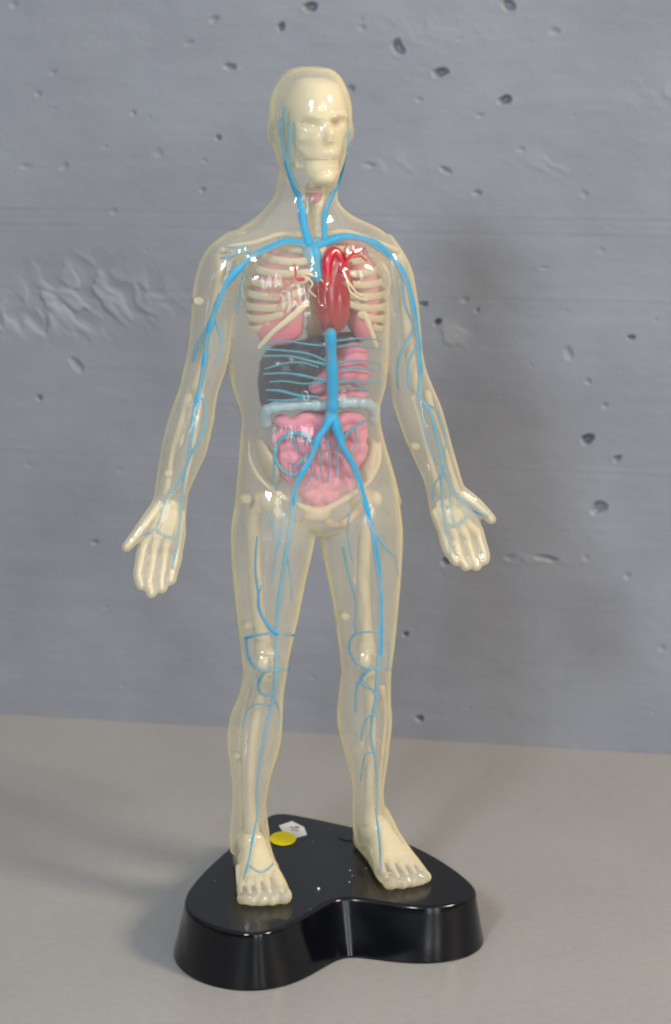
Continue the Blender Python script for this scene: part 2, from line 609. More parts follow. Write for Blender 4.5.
def vessel(bmx, pts, w0, w1=None, off=4.0, frac=None, sub=6, n=8):
    w1 = w0 if w1 is None else w1
    S = catmull(pts, sub)
    out = []
    for s in S:
        out.append(inside(s[0], s[1], off, frac))
    # ease the depth so that the vessel does not follow every bump
    A = np.array([list(p) for p in out])
    for _ in range(4):
        A[1:-1] = (A[:-2] + 2 * A[1:-1] + A[2:]) / 4
    rr = np.linspace(w0, w1, len(S)) * 0.5 * K
    wob = rng.uniform(-1, 1, len(S))
    wob = np.convolve(np.pad(wob, 2, mode='edge'), [.15, .25, .3, .25, .15], 'valid')
    rr = rr * (1 + 0.32 * wob)
    add_tube(bmx, A, list(rr), n)


def part(name, bmx, mat, parent=model, **kw):
    return link(name, mesh_of(bmx, name), mat, parent)


# ---- pegs that hold the two halves of the shell together
for (x, y, d, r) in ((198, 301, 4, 5), (167.5, 473, 6, 4), (245, 498, 0, 6), (414, 446, 2, 4.5), (344, 616, 2, 5), (247, 625, 0, 4.5),
                     (236, 755, -6, 3.5)):
    b_ = bmesh.new()
    c = P(x, y, d)
    rings = []
    for (o, q) in ((-7, .6), (-6.4, 1), (6.4, 1), (7, .6)):
        rings.append([c + LF * (o * K) + (LX * math.cos(2 * math.pi * k / 16) + LZ * 0.8 * math.sin(2 * math.pi * k / 16)) * (r * q * K) for k in range(16)])
    add_rings(b_, rings)
    part('peg', b_, M['peg'], body)

# ---- skull
bm = bmesh.new()
SK = [(304, 324, 78, 12, 2), (293, 337, 83, 30, 0), (286.5, 342, 94, 40, -2), (282.5, 345, 106, 44, -2), (282, 346, 118, 44, -2),
      (284, 346, 130, 40, 0), (289, 345, 142, 32, 6), (297, 341.5, 151, 24, 13), (304.5, 338.5, 158.8, 18, 16)]
sections(bm, SK, expo=2.2)
add_ell(bm, P(302, 137, 22), 6, 9, 6)
add_ell(bm, P(342, 134, 24), 5, 9, 5)
add_ell(bm, P(326, 114, 33), 21, 9, 5)
add_ell(bm, P(328, 135, 38), 4.5, 6, 9)
add_ell(bm, P(328, 151, 29), 13, 9, 7)
sk = remeshed(bm, 0.0007, 5, 'skull')
push(sk, P(309, 124.5, 42), (6.5, 14, 3.6), LF * -0.0075)
push(sk, P(338, 122.5, 40), (5.5, 14, 3.6), LF * -0.0075)
push(sk, P(306, 147, 26), (6, 14, 5), LF * -0.003)
skull = link('skull', sk, M['bone_pale'], model)
bm = bmesh.new()
sections(bm, [(305, 338, 158.5, 17, 15.5), (303, 339, 166, 18, 18), (305, 337, 174, 17, 19), (310, 334, 180.5, 13, 20), (316, 330, 185.5, 7, 21)], expo=2.3)
add_ell(bm, P(324.5, 178, 30), 11, 8, 7)
add_ell(bm, P(326, 166, 30), 11, 6, 5)
S = catmull([(289, 140, 2), (291, 152, 5), (297, 166, 10)], 5)
add_tube(bm, [P(*q_) for q_ in S], 4 * K, 10)
S = catmull([(346, 138, 2), (345, 152, 5), (341, 164, 10)], 5)
add_tube(bm, [P(*q_) for q_ in S], 3 * K, 10)
jw = remeshed(bm, 0.0006, 3, 'lower_jaw')
link('lower_jaw', jw, M['bone_pale'], skull)

# ---- spine
bm = bmesh.new()
sp = catmull([(312, 186, -14), (311, 215, -18), (312, 260, -26), (314, 310, -28), (317, 360, -24), (319, 410, -16), (319, 455, -16), (319, 490, -24)], 8)
add_tube(bm, [P(*s) for s in sp], list(np.linspace(6, 11, len(sp)) * K), 12)
for y in np.linspace(190, 480, 24):
    i = np.argmin(abs(sp[:, 1] - y))
    q = 0.7 + 0.5 * (y - 190) / 290
    add_ell(bm, P(sp[i, 0], y, sp[i, 2]), 12 * q, 8 * q, 3.6 * q)
    add_ell(bm, P(sp[i, 0], y + 3, sp[i, 2] - 10), 3, 8 * q, 2.5)
link('spine', remeshed(bm, 0.0009, 3, 'spine'), M['bone'], model)

# ---- rib cage
bm = bmesh.new()
S = catmull([(321, 247, 30), (321.5, 262, 33), (322, 285, 35), (322, 300, 35)], 5)
add_tube(bm, [P(*s) for s in S], list(np.linspace(6, 3.5, len(S)) * K), 12, 0.5)
cage = bpy.data.objects.new('rib_cage', None)
COL.objects.link(cage)
cage.parent = model
part('breastbone', bm, M['bone'], cage)
for side in (-1, 1):
    for i in range(8):
        bm = bmesh.new()
        y0 = 243 + i * 12.2
        A_ = [38, 52, 61, 66, 69, 70, 69, 67][i]
        B_ = [28, 34, 39, 42, 43, 42, 40, 37][i]
        start = [14, 13, 13, 14, 16, 24, 36, 50][i]
        pts = []
        for ph in np.linspace(start, 168, 15):
            p_ = math.radians(ph)
            x = 318 - 2 + side * A_ * math.sin(p_) + 5 * math.cos(p_)
            y = y0 + 9 * math.cos(p_) - 9 * math.exp(-(ph - start) / 14) * (1 if i > 2 else .4)
            pts.append((x, y, B_ * math.cos(p_)))
        S = catmull(pts, 3)
        add_tube(bm, [P(*s) for s in S], [3.8 * K] * len(S), 12, 0.42)
        part('rib', bm, M['bone'], cage)
    # costal margin
    bm = bmesh.new()
    if side < 0:
        mg = [(306, 303, 35), (298, 311, 35), (285, 322, 33), (272, 333, 27), (260, 347, 18)]
    else:
        mg = [(343, 301, 35), (355, 303, 33), (363, 312, 31), (370, 328, 26), (376, 346, 18)]
    S = catmull(mg, 5)
    add_tube(bm, [P(*s) for s in S], list(np.linspace(3.6, 2.6, len(S)) * K), 10, 0.7)
    part('rib_cartilage', bm, M['bone_pale'], cage)

# ---- limb and girdle bones


def bone(name, ends, w, knob=1.5, frac=0.5, mat='bone', parent=model, sub=8):
    bmx = bmesh.new()
    S = catmull(ends, sub)
    n = len(S)
    rad = []
    for i in range(n):
        u = i / (n - 1)
        e = math.exp(-(u / 0.10) ** 2) + math.exp(-((1 - u) / 0.10) ** 2)
        rad.append(w * 0.5 * K * (1 + (knob - 1) * e))
    A = np.array([list(inside(s[0], s[1], None, frac)) for s in S])
    for _ in range(10):
        A[1:-1] = (A[:-2] + 2 * A[1:-1] + A[2:]) / 4
    add_tube(bmx, A, rad, 12)
    return link(name, mesh_of(bmx, name), M[mat], parent)


for ends in ([(301, 236), (280, 234), (258, 242), (235, 246), (222, 250)], [(325, 235), (345, 231), (365, 238), (385, 245), (396, 250)]):
    bone('collarbone', ends, 5, 1.3, 0.3)
bone('humerus', [(221, 257), (219, 285), (212, 315), (205, 350), (197, 388)], 9, 1.5)
bone('humerus', [(398, 258), (402, 285), (406, 320), (409, 350), (415, 386)], 10, 1.5)
bone('radius', [(188, 398), (180, 425), (172, 455), (167, 494)], 6, 1.5, 0.42)
bone('ulna', [(200, 396), (197, 420), (190, 455), (181, 494)], 6, 1.4, 0.6)
bone('radius', [(427, 394), (436, 425), (446, 455), (456, 490)], 6, 1.5, 0.42)
bone('ulna', [(413, 398), (421, 425), (430, 460), (439, 492)], 6, 1.4, 0.6)
bone('femur', [(262, 500), (254, 515), (254, 560), (257, 610), (265, 655)], 14, 1.45, 0.5)
bone('femur', [(372, 500), (368, 515), (363, 560), (364, 610), (367, 655)], 14, 1.45, 0.5)
for x, y in ((265, 664), (367, 662)):
    bm = bmesh.new()
    add_ell(bm, inside(x, y, 16), 9, 5, 10)
    part('kneecap', bm, M['bone'])
bone('tibia', [(265, 676), (259, 700), (252, 745), (250, 790), (252, 830)], 10, 1.6, 0.42)
bone('fibula', [(249, 690), (240, 730), (240, 780), (241, 828)], 4.5, 1.5, 0.6)
bone('tibia', [(367, 674), (370, 700), (370, 745), (369, 790), (370, 822)], 11, 1.6, 0.42)
bone('fibula', [(382, 688), (385, 720), (380, 770), (379, 818)], 4.5, 1.5, 0.6)

# shoulder blades
for cx, s in ((250, -1), (374, 1)):
    bm = bmesh.new()
    tri = [P(cx + s * 18, 252, -18), P(cx - s * 20, 255, -28), P(cx - s * 8, 318, -30), P(cx + s * 2, 318, -28)]
    v1 = [bm.verts.new(p) for p in tri]
    v2 = [bm.verts.new(p - LF * 0.0016) for p in tri]
    bm.faces.new(v1)
    bm.faces.new(v2[::-1])
    for i in range(4):
        bm.faces.new((v1[i], v2[i], v2[(i + 1) % 4], v1[(i + 1) % 4]))
    add_tube(bm, [P(cx - s * 16, 268, -29), P(cx + s * 10, 256, -26), P(cx + s * 24, 250, -14)], 2.6 * K, 8)
    link('shoulder_blade', remeshed(bm, 0.0007, 4, 'shoulder_blade'), M['bone'], model)

# hand bones: wrist block, palm bones and finger bones as one moulded piece
for fing, th, wrist, wy in ((FING_A, THUMB_A, (158, 185), 507), (FING_B, THUMB_B, (434, 462), 505)):
    bm = bmesh.new()
    cxs = np.linspace(wrist[0] + 2, wrist[1] - 4, 4)
    for k in range(4):
        for r_ in range(2):
            add_ell(bm, inside(cxs[k] if r_ else cxs[0] + (cxs[3] - cxs[0]) * (0.2 + 0.2 * k), wy - 1 + 8 * r_ - (2 if k in (1, 2) and not r_ else 0), None, 0.5), 4.6, 3.6, 4.6)
        (x0, y0, d0) = fing[k][0]
        base = inside(cxs[k], wy + 8, None, .5)
        tip = P(x0, y0 + 1, d0)
        add_tube(bm, [base, (base + tip) / 2, tip], [4.2 * K, 3.6 * K, 4.0 * K], 10)
        S = catmull(fing[k], 4)
        n = len(S)
        add_tube(bm, [P(*s) for s in S[1:]], [K * (3.5 - 0.8 * i / n - (0.6 if i % 4 == 2 else 0)) for i in range(n - 1)], 10)
    S = catmull(th, 4)
    add_tube(bm, [P(*s) for s in S], list(np.linspace(3.8, 2.6, len(S)) * K), 10)
    link('hand_bones', remeshed(bm, 0.0005, 2, 'hand_bones'), M['bone_pale'], model)

# foot bones
for (heel, toe), sg in ((FOOT_A, sgA), (FOOT_B, -sgA)):
    a, fw, side, ln = foot_frame(heel, toe)
    bm = bmesh.new()
    rings = []
    for (t, hw, z0, z1) in catmull([(-.04, .003, .004, .010), (.05, .0055, .003, .015), (.2, .006, .004, .018), (.35, .0062, .005, .0155), (.5, .0070, .005, .012), (.62, .0078, .004, .009)], 4):
        c = a + fw * (t * ln) + LZ * ((z0 + z1) / 2)
        rings.append([c + side * (hw * math.cos(2 * math.pi * k / 20)) + LZ * ((z1 - z0) / 2 * math.sin(2 * math.pi * k / 20)) for k in range(20)])
    add_rings(bm, rings)
    for i, (t, s, ra, rl, rh) in enumerate(toes_for(sg)):
        p0 = a + fw * (0.5 * ln) + side * (s * 0.8) + LZ * .0075
        p1 = a + fw * (0.72 * ln) + side * (s * 0.95) + LZ * .0046
        p2 = a + fw * ((t - 0.10) * ln) + side * (s * .97) + LZ * .0034
        r = 0.0013 if i else 0.0017
        add_tube(bm, [p0, (p0 + p1) / 2, p1, (p1 + p2) / 2, p2], [r * 1.5, r * 1.4, r * 1.2, r * .8, r * .7], 10)
    link('foot_bones', remeshed(bm, 0.0005, 3, 'foot_bones'), M['bone_pale'], model)

# pelvis
bm = bmesh.new()
for pts in ([(249, 441, 8), (250, 460, 14), (261, 480, 20), (278, 493, 26), (296, 504, 28), (317, 513, 28)],
            [(381, 441, 8), (380, 460, 14), (371, 479, 20), (356, 492, 26), (338, 503, 28), (319, 513, 28)]):
    S = catmull(pts, 6)
    add_tube(bm, [P(*s) for s in S], list(np.linspace(1.8, 4.2, len(S)) * K), 12)
for sx in (-1, 1):
    c = 316
    add_ell(bm, P(c + sx * 48, 462, -4), 7, 26, 26, sx * -0.35)
    add_ell(bm, P(c + sx * 46, 500, -2), 14, 16, 13)
    S = catmull([(c + sx * 44, 505, 2), (c + sx * 30, 522, 4), (c + sx * 15, 524, 14), (c + sx * 4, 514, 24)], 5)
    add_tube(bm, [P(*s) for s in S], 5 * K, 10)
add_ell(bm, P(317, 514, 25), 15, 7, 8)
add_ell(bm, P(318, 480, -28), 20, 9, 26)
link('pelvis', remeshed(bm, 0.0009, 4, 'pelvis'), M['bone'], model)

# ---- lungs
LUNG_A = [(288, 300, 238, 8, 0), (278, 306, 246, 14, 0), (264, 309, 262, 17, 2), (256, 309, 285, 19, 4), (252, 307, 305, 20, 7), (253, 304, 322, 19, 10), (258, 301, 336, 14, 13), (264, 286, 345, 7, 16)]
LUNG_B = [(338, 348, 236, 8, 0), (333, 360, 244, 14, 0), (334, 372, 260, 17, 2), (337, 378, 285, 19, 4), (340, 379, 305, 20, 7), (345, 375, 320, 19, 10), (351, 372, 332, 14, 13), (358, 369, 340, 7, 16)]
lungs = []
for sec in (LUNG_A, LUNG_B):
    bm = bmesh.new()
    sections(bm, sec, expo=2.2)
    me = remeshed(bm, 0.0009, 4, 'lung')
    lungs.append(link('lung', me, M['lung'], model))
for lg, trees in ((lungs[0], [[(303, 279), (292, 281), (284, 288), (276, 298)], [(294, 281), (296, 272), (294, 264)], [(288, 284), (279, 280), (268, 279)],
                              [(290, 283), (291, 297), (286, 309)], [(284, 288), (281, 300), (277, 309)], [(279, 280), (273, 287), (269, 296)]]),
                  (lungs[1], [[(340, 270), (347, 261), (352, 254), (357, 246)], [(350, 257), (360, 256), (367, 261)], [(347, 261), (344, 252), (347, 245)], [(353, 254), (362, 251), (366, 247)]])):
    bm = bmesh.new()
    for i, t in enumerate(trees):
        S = catmull([(x, y, 47 - abs(x - 318) * 0.14) for x, y in t], 5)
        add_tube(bm, [P(*s) for s in S], list(np.linspace(1.9 if i == 0 else 1.2, 0.6, len(S)) * K), 8)
    part('lung_artery', bm, M['red'], lg)

# ---- heart
bm = bmesh.new()
sections(bm, [(329, 340, 250, 7, 30), (326, 344, 257, 11, 30), (322, 347, 266, 13, 30), (316, 348, 275, 15, 29), (312, 350, 286, 16, 30), (313, 351, 300, 16, 31), (315, 350, 314, 15, 31), (319, 346, 325, 12, 30), (325, 340, 333, 7, 29)], expo=2.1)
add_ell(bm, P(318, 281, 32), 9, 8, 12, 0.2)
add_ell(bm, P(346, 287, 33), 8, 8, 14, -0.1)
hm = remeshed(bm, 0.0007, 4, 'heart')
push(hm, P(338, 305, 46), (3, 16, 20), LF * -0.0005)
heart = link('heart', hm, M['heart'], model)
bm = bmesh.new()
S = catmull([(327, 284, 40), (327, 268, 40), (329, 257, 39), (334, 251.5, 37), (340, 257, 38), (344, 268, 38), (346, 280, 36)], 6)
add_tube(bm, [P(*s) for s in S], list(np.linspace(6.0, 4.5, len(S)) * K), 14)
S = catmull([(334, 284, 38), (336, 272, 39), (343, 266, 34), (350, 264, 28)], 5)
add_tube(bm, [P(*s) for s in S], list(np.linspace(4.5, 3, len(S)) * K), 12)
part('aorta', bm, M['red'], heart)
bm = bmesh.new()
for pts, w in (([(331, 262), (333, 276), (334, 292)], 2.0), ([(337, 258), (342, 270), (349, 283), (356, 292), (362, 296)], 3.2), ([(347, 280), (350, 292), (358, 298), (367, 300)], 2.6),
               ([(304, 273), (314, 276), (324, 282), (327, 290)], 2.2), ([(308, 278), (313, 284), (309, 290), (316, 297)], 2.0), ([(331, 250), (328, 262), (328, 284), (329, 292)], 2.0)):
    vessel(bm, pts, w, w * .6, 5)
part('heart_glint', bm, M['bone_pale'], heart)  # cream tubes stand in for the glints over heart and chest

# ---- liver, stomach, colon, intestine
bm = bmesh.new()
for (x, y, d, a, b_, c, r) in ((283, 368, 10, 24, 22, 24, 0.0), (272, 380, 8, 14, 20, 26, -.1), (302, 362, 14, 22, 17, 22, .35), (318, 346, 12, 18, 14, 11, 0), (270, 398, 6, 11, 15, 14, .2),
                               (292, 392, 8, 22, 15, 13, 0.2), (345, 338, 8, 24, 12, 6, 0)):
    add_ell(bm, P(x, y, d), a, b_, c, r)
link('liver', remeshed(bm, 0.0009, 8, 'liver'), M['liver'], model)
bm = bmesh.new()
for (x, y, d, a, b_, c, r) in ((352, 358, 14, 17, 16, 17, 0), (342, 371, 16, 19, 15, 15, .2), (324, 381, 18, 14, 12, 10, .3), (316, 388, 18, 9, 9, 7, 0), (358, 374, 12, 12, 14, 14, 0)):
    add_ell(bm, P(x, y, d), a, b_, c, r)
add_tube(bm, [P(336, 345, 6), P(343, 350, 10)], 6 * K)
link('stomach', remeshed(bm, 0.0009, 8, 'stomach'), M['pink'], model)
bm = bmesh.new()
add_ell(bm, P(342, 397, 10), 30, 12, 7, 0.03)
link('pancreas', remeshed(bm, 0.0009, 4, 'pancreas'), M['pink'], model)
bm = bmesh.new()
S = catmull([(267, 424, 8), (266, 414, 14), (272, 408, 20), (300, 405, 25), (325, 405, 26), (350, 403, 24), (367, 404, 18), (374, 410, 13), (374, 420, 8)], 10)
rr = [K * (6.0 + 0.7 * math.sin(i * 1.25)) for i in range(len(S))]
add_tube(bm, [P(*s) for s in S], rr, 14)
link('colon', remeshed(bm, 0.0008, 3, 'colon'), M['colon'], model)

bm = bmesh.new()
add_ell(bm, P(320, 452, 6), 46, 18, 42)
rows = [(421, 275, 364), (434, 274, 366), (447, 275, 366), (460, 278, 364), (473, 283, 359), (485, 291, 352), (496, 302, 340)]
path = []
for i, (y, x0, x1) in enumerate(rows):
    xs = np.linspace(x0 + 5, x1 - 5, 7)
    if i % 2:
        xs = xs[::-1]
    for j, x in enumerate(xs):
        u = (x - 320) / 50
        path.append((x, y + 4.0 * math.sin(j * 2.1 + i * 1.7), 24 - 11 * u * u - 4 * abs(y - 450) / 50 + 2 * math.sin(j * 1.9 + i)))
S = catmull(path, 5)
add_tube(bm, [P(*s) for s in S], [K * (6.8 + 0.5 * math.sin(i * .9)) for i in range(len(S))], 12)
link('intestine', remeshed(bm, 0.0007, 3, 'intestine'), M['pink'], model)
bm = bmesh.new()
add_ell(bm, P(320, 503, 14), 20, 11, 8)
link('bladder', remeshed(bm, 0.0009, 3, 'bladder'), M['lung'], model)

# windpipe
bm = bmesh.new()
S = catmull([(320, 182, 6), (320, 200, 8), (320, 220, 10), (319, 242, 14)], 10)
add_tube(bm, [P(*s) for s in S], [K * (5.2 + .5 * math.sin(i * 1.6)) for i in range(len(S))], 12)
part('windpipe', bm, M['bone_pale'])
bm = bmesh.new()
add_ell(bm, P(316, 195, 9), 7, 6, 8)
part('thyroid_gland', bm, M['lung'])

# ---- veins


def veins(name, lst, mat='blue', off=2.9, parent=model):
    bmx = bmesh.new()
    for it in lst:
        pts, w0 = it[0], it[1]
        w1 = it[2] if len(it) > 2 else w0
        o = it[3] if len(it) > 3 else min(off, w0 * 0.5 + 0.5)
        if w0 < 4:
            w0, w1 = w0 * 1.2, w1 * 1.25
        vessel(bmx, pts, w0, w1, o)
    return part(name, bmx, M[mat], parent)


veins('jugular_vein', [([(287, 163), (289.5, 172), (297, 192), (301, 207), (303.5, 225), (308, 243)], 5.5, 10)])
veins('facial_vein', [([(281, 122), (283.5, 145), (288, 167)], 6, 6, 7), ([(291, 123), (290, 140), (289.5, 160), (292, 176)], 5, 4, 9), ([(285, 108), (284, 122)], 3, 4, 8)], 'teal')
veins('jugular_vein', [([(334, 190), (328, 204), (324, 217), (324.5, 238)], 4, 7), ([(338, 184), (331, 198)], 2.8, 3.4)])
veins('facial_vein', [([(349, 130), (345, 159), (338, 185)], 2.6, 2.8)], 'teal')
veins('superior_vena_cava', [([(307, 241), (311, 250), (314, 260), (317, 276)], 16, 19, 9), ([(318, 242), (316, 254), (317, 270)], 11, 11, 9),
                             ([(325, 240), (319, 248), (316, 262)], 8, 9, 9)])
veins('arm_vein', [([(311, 246), (288, 241), (271, 247), (251, 257), (237, 270), (226, 284), (219, 300), (213, 316), (208, 335), (206, 350), (203, 372), (199, 393), (195, 408)], 7.5, 6),
                   ([(195, 408), (191.6, 435), (189, 457), (184, 473), (176, 486), (168, 495)], 3.6, 2.2),
                   ([(211, 322), (204, 334), (198, 345), (193, 360)], 5, 5, 10), ([(214, 318), (220, 332), (222, 347), (217, 364)], 3, 2, 9),
                   ([(249, 251), (238, 253), (226, 257), (221, 258)], 3.4, 2, 6), ([(246, 246), (235, 247), (225, 247)], 2.4, 1.6, 6),
                   ([(244, 268), (242, 285), (239, 300), (237, 312)], 3, 2, 10),
                   ([(200, 396), (206, 406), (204, 428), (196, 446), (188, 460), (182, 490), (181, 511), (179, 529), (176, 549), (173, 568)], 3, 2.4, 4),
                   ([(143.5, 535), (150, 532), (156, 529), (163, 536), (175, 537)], 1.8, 1.8), ([(168, 495), (163, 508), (157, 527)], 1.8, 1.6)])
veins('arm_vein', [([(316, 246), (328, 242), (342, 237), (361, 238), (378, 246), (395, 261), (405, 277), (411, 297), (415, 318), (418, 340), (419, 357), (420, 376), (419, 396)], 7.5, 5.5),
                   ([(398, 264), (402, 282), (405, 306), (412, 322), (417, 340)], 2.6, 2.6, 8), ([(418, 346), (411, 356), (408, 370), (409, 388)], 3, 2.6, 7),
                   ([(414, 330), (404, 346), (397, 366), (398, 388)], 3, 2.2, 10),
                   ([(419, 396), (421, 401), (429.5, 411), (437, 436), (442, 463), (441, 478), (442, 497), (444, 518), (448, 538), (451, 556)], 4.4, 2.2),
                   ([(442, 464), (451, 488), (464, 503), (474, 510), (487, 516)], 3.6, 3), ([(470, 513), (462, 522), (453.5, 526), (443.5, 522)], 2.4, 2.2),
                   ([(421, 400), (422, 418), (425, 432), (429, 447), (438, 466)], 2.2, 1.4, 5), ([(423, 402), (436, 410), (442, 424), (446, 440), (443, 462)], 2, 1.4, 5), ([(451, 488), (450, 506), (454, 525)], 2, 1.6),
                   ([(441, 474), (434, 486), (433, 500)], 2, 1.4)])
veins('inferior_vena_cava', [([(330.5, 334), (331.5, 360), (332.5, 390), (332.5, 410), (332, 420)], 10.5, 12, 5), ([(330, 412), (325, 424), (319, 436)], 7, 7, 5), ([(335, 414), (338, 426), (342, 440)], 7, 7, 5)])
bmx = bmesh.new()
for (pts, w) in (([(328, 346), (305, 344), (285, 341), (262, 346)], 2.2), ([(328, 362), (310, 354), (290, 351), (263, 349)], 2.4), ([(328, 365), (310, 361), (290, 356), (264, 356)], 2.6),
                 ([(318, 367), (300, 362), (282, 364), (265, 369)], 2.2), ([(322, 380), (300, 375), (282, 373), (264, 374)], 2.6), ([(328, 381), (305, 384), (285, 381), (270, 382)], 2.2),
                 ([(318, 397), (300, 396), (282, 391), (267, 390)], 3.2), ([(310, 396), (290, 400), (268, 400)], 2.0)):
    vessel(bmx, pts, w, w * .7, 6)
part('liver_vein', bmx, M['teal'])
bmx = bmesh.new()
for (pts, w) in (([(336, 341), (352, 339), (366, 338), (382, 341)], 2.0), ([(337, 347), (352, 345), (368, 347), (384, 349)], 2.4), ([(337, 363), (352, 361), (366, 361), (380, 364)], 2.2), ([(337, 382), (354, 381), (370, 382), (382, 381)], 2.6),
                 ([(356, 382), (362, 388), (369, 392)], 2.4), ([(339, 370), (356, 368), (378, 371)], 1.8)):
    vessel(bmx, pts, w, w * .7, 6)
part('stomach_vein', bmx, M['teal'])
loop = [(295 + 20 * math.cos(t), 454 + 21 * math.sin(t)) for t in np.linspace(-0.5, -5.2, 14)]
veins('intestinal_vein', [(loop, 3.6, 2.6, 5), ([(313, 452), (303, 459), (294, 468)], 2.4, 1.6, 5), ([(292, 433), (294, 443), (299, 452)], 2.2, 1.6, 5), ([(342, 444), (346, 434), (354, 428), (365, 421)], 3.4, 2.2, 6),
                          ([(274, 450), (274, 475), (276, 490)], 2.6, 2, 5), ([(355, 430), (357, 442), (350, 456)], 1.6, 1.2, 6), ([(320, 444), (322, 460), (318, 480)], 1.8, 1.2, 6),
                          ([(328, 440), (330, 460), (328, 482)], 1.8, 1.2, 6), ([(336, 446), (338, 462), (336, 476)], 1.6, 1.2, 6), ([(310, 462), (312, 474), (306, 486)], 1.6, 1.2, 6)], 'teal')
veins('leg_vein', [([(329, 421), (324, 430), (318, 438), (312, 456), (302, 473), (295, 488), (293, 505), (292, 519), (287, 547), (283, 572), (279, 603), (276, 631), (276, 669), (274, 694), (271, 710), (266, 728), (260, 762), (257, 789), (257.5, 817)], 8, 2.6),
                   ([(269, 512), (274, 530), (277, 547), (274, 565), (272, 582)], 2.6, 1.8, 6), ([(257, 537), (255, 569), (258.5, 594), (259, 610), (269, 627), (276, 633)], 1.8, 3.2),
                   ([(293, 635), (276, 633), (258, 635), (246, 638)], 2.4, 2.8), ([(246, 638), (248.5, 656), (256, 668), (265, 671.5), (276, 670), (289, 669)], 2.8, 2.0),
                   ([(265, 671.5), (259, 681), (259, 691), (266, 695.5), (276, 692)], 2.8, 2.4), ([(285, 552), (288, 560), (291, 581), (292, 603)], 2.4, 1.4, 6),
                   ([(293, 503), (285, 515), (281, 533), (278, 548)], 2.6, 2, 8), ([(262, 585), (258, 596)], 1.6, 1.2), ([(273, 697), (280, 712), (278, 730)], 2, 1.2, 8),
                   ([(270, 706), (256, 704), (247, 711), (242, 726)], 2, 1.2, 6),
                   ([(257.5, 817), (254, 832), (250, 855), (246, 872)], 2.4, 2.0), ([(246, 872), (243, 880)], 1.6, 1), ([(250, 866), (258, 872), (266, 871), (273, 864)], 1.8, 1.4)])
veins('leg_vein', [([(334, 421), (337, 432), (342, 446), (353, 465), (359, 482), (364.5, 502), (372, 527), (377, 558), (380.5, 588), (380.6, 619), (380, 650), (377, 675), (376, 700), (372, 718), (371, 741), (375, 757), (377, 786), (376, 812)], 8.5, 2.4),
                   ([(373, 531), (379, 538), (387, 550), (395, 556), (398, 575)], 3.6, 1.6), ([(343, 548), (349, 578), (356, 600), (355, 624), (356, 634)], 2.2, 1.8, 7),
                   ([(380, 632), (366, 632), (353, 635), (349, 650), (357, 664), (371, 669), (391, 669)], 2.0, 2.0), ([(371, 669), (363, 676), (356, 688), (355.5, 711)], 2.6, 1.8),
                   ([(363, 672), (362, 684), (371, 688), (376, 696)], 2.4, 2.2), ([(375, 713), (368, 717), (363, 727), (361, 740)], 2.6, 1.8), ([(374, 752), (369, 753), (364, 757), (361, 780)], 2.2, 1.4),
                   ([(388, 640), (389, 655), (387, 668)], 2, 1.6, 8), ([(350, 512), (347, 530), (349, 545), (352, 560)], 2, 1.4, 9),
                   ([(376, 812), (378, 828), (380, 845), (380.5, 866)], 2.2, 1.8), ([(380.5, 866), (378, 874)], 1.6, 1)])

# ---- display base
TOP = [(269, 815.5), (279, 812), (312, 818), (347.5, 825.6), (380, 834), (408, 843), (436, 857), (460, 873), (473, 885), (477, 893), (467, 900), (449, 904.5), (428.5, 906.7), (405, 905),
       (383, 901.6), (366, 899), (352.5, 897.2), (342, 897.2), (331, 899.8), (319, 906), (307, 914), (292, 922), (276.5, 929.5), (264, 932.6), (251, 933.5), (232, 931.5), (216, 927), (202, 922), (193, 916), (186.5, 909), (185, 900), (188, 891), (195.5, 881), (208, 867), (226, 851), (241, 838), (256, 825.6)]
tp = np.array([list(G(x, y, BASE_H)) for x, y in TOP])[:, :2]
# closed smooth outline
ext = np.vstack([tp[-2:], tp, tp[:3]])
sm = []
for i in range(2, len(tp) + 2):
    p0, p1, p2, p3 = ext[i - 1], ext[i], ext[i + 1], ext[i + 2]
    for s in range(5):
        t = s / 5
        sm.append(0.5 * (2 * p1 + (p2 - p0) * t + (2 * p0 - 5 * p1 + 4 * p2 - p3) * t * t + (3 * p1 - p0 - 3 * p2 + p3) * t ** 3))
sm = np.array(sm)
for _ in range(6):
    sm = (np.roll(sm, 1, 0) + 2 * sm + np.roll(sm, -1, 0)) / 4
cl_ = np.vstack([sm, sm[:1]])
sl = np.concatenate([[0], np.cumsum(np.linalg.norm(np.diff(cl_, axis=0), axis=1))])
us_ = np.linspace(0, sl[-1], 260, endpoint=False)
sm = np.stack([np.interp(us_, sl, cl_[:, 0]), np.interp(us_, sl, cl_[:, 1])], 1)
for _ in range(10):
    sm = (np.roll(sm, 1, 0) + 2 * sm + np.roll(sm, -1, 0)) / 4
tan = np.roll(sm, -1, 0) - np.roll(sm, 1, 0)
nrm = np.stack([tan[:, 1], -tan[:, 0]], 1)
nrm /= np.linalg.norm(nrm, axis=1)[:, None]
area = np.sum(sm[:, 0] * np.roll(sm[:, 1], -1) - np.roll(sm[:, 0], -1) * sm[:, 1])
if area < 0:
    nrm = -nrm
for _ in range(3):
    nrm = (np.roll(nrm, 1, 0) + 2 * nrm + np.roll(nrm, -1, 0)) / 4
    nrm /= np.linalg.norm(nrm, axis=1)[:, None]
if area < 0:
    sm = sm[::-1].copy()
    nrm = nrm[::-1].copy()


def lev(o, z):
    return [Vector((p[0] + n_[0] * o, p[1] + n_[1] * o, z)) for p, n_ in zip(sm, nrm)]


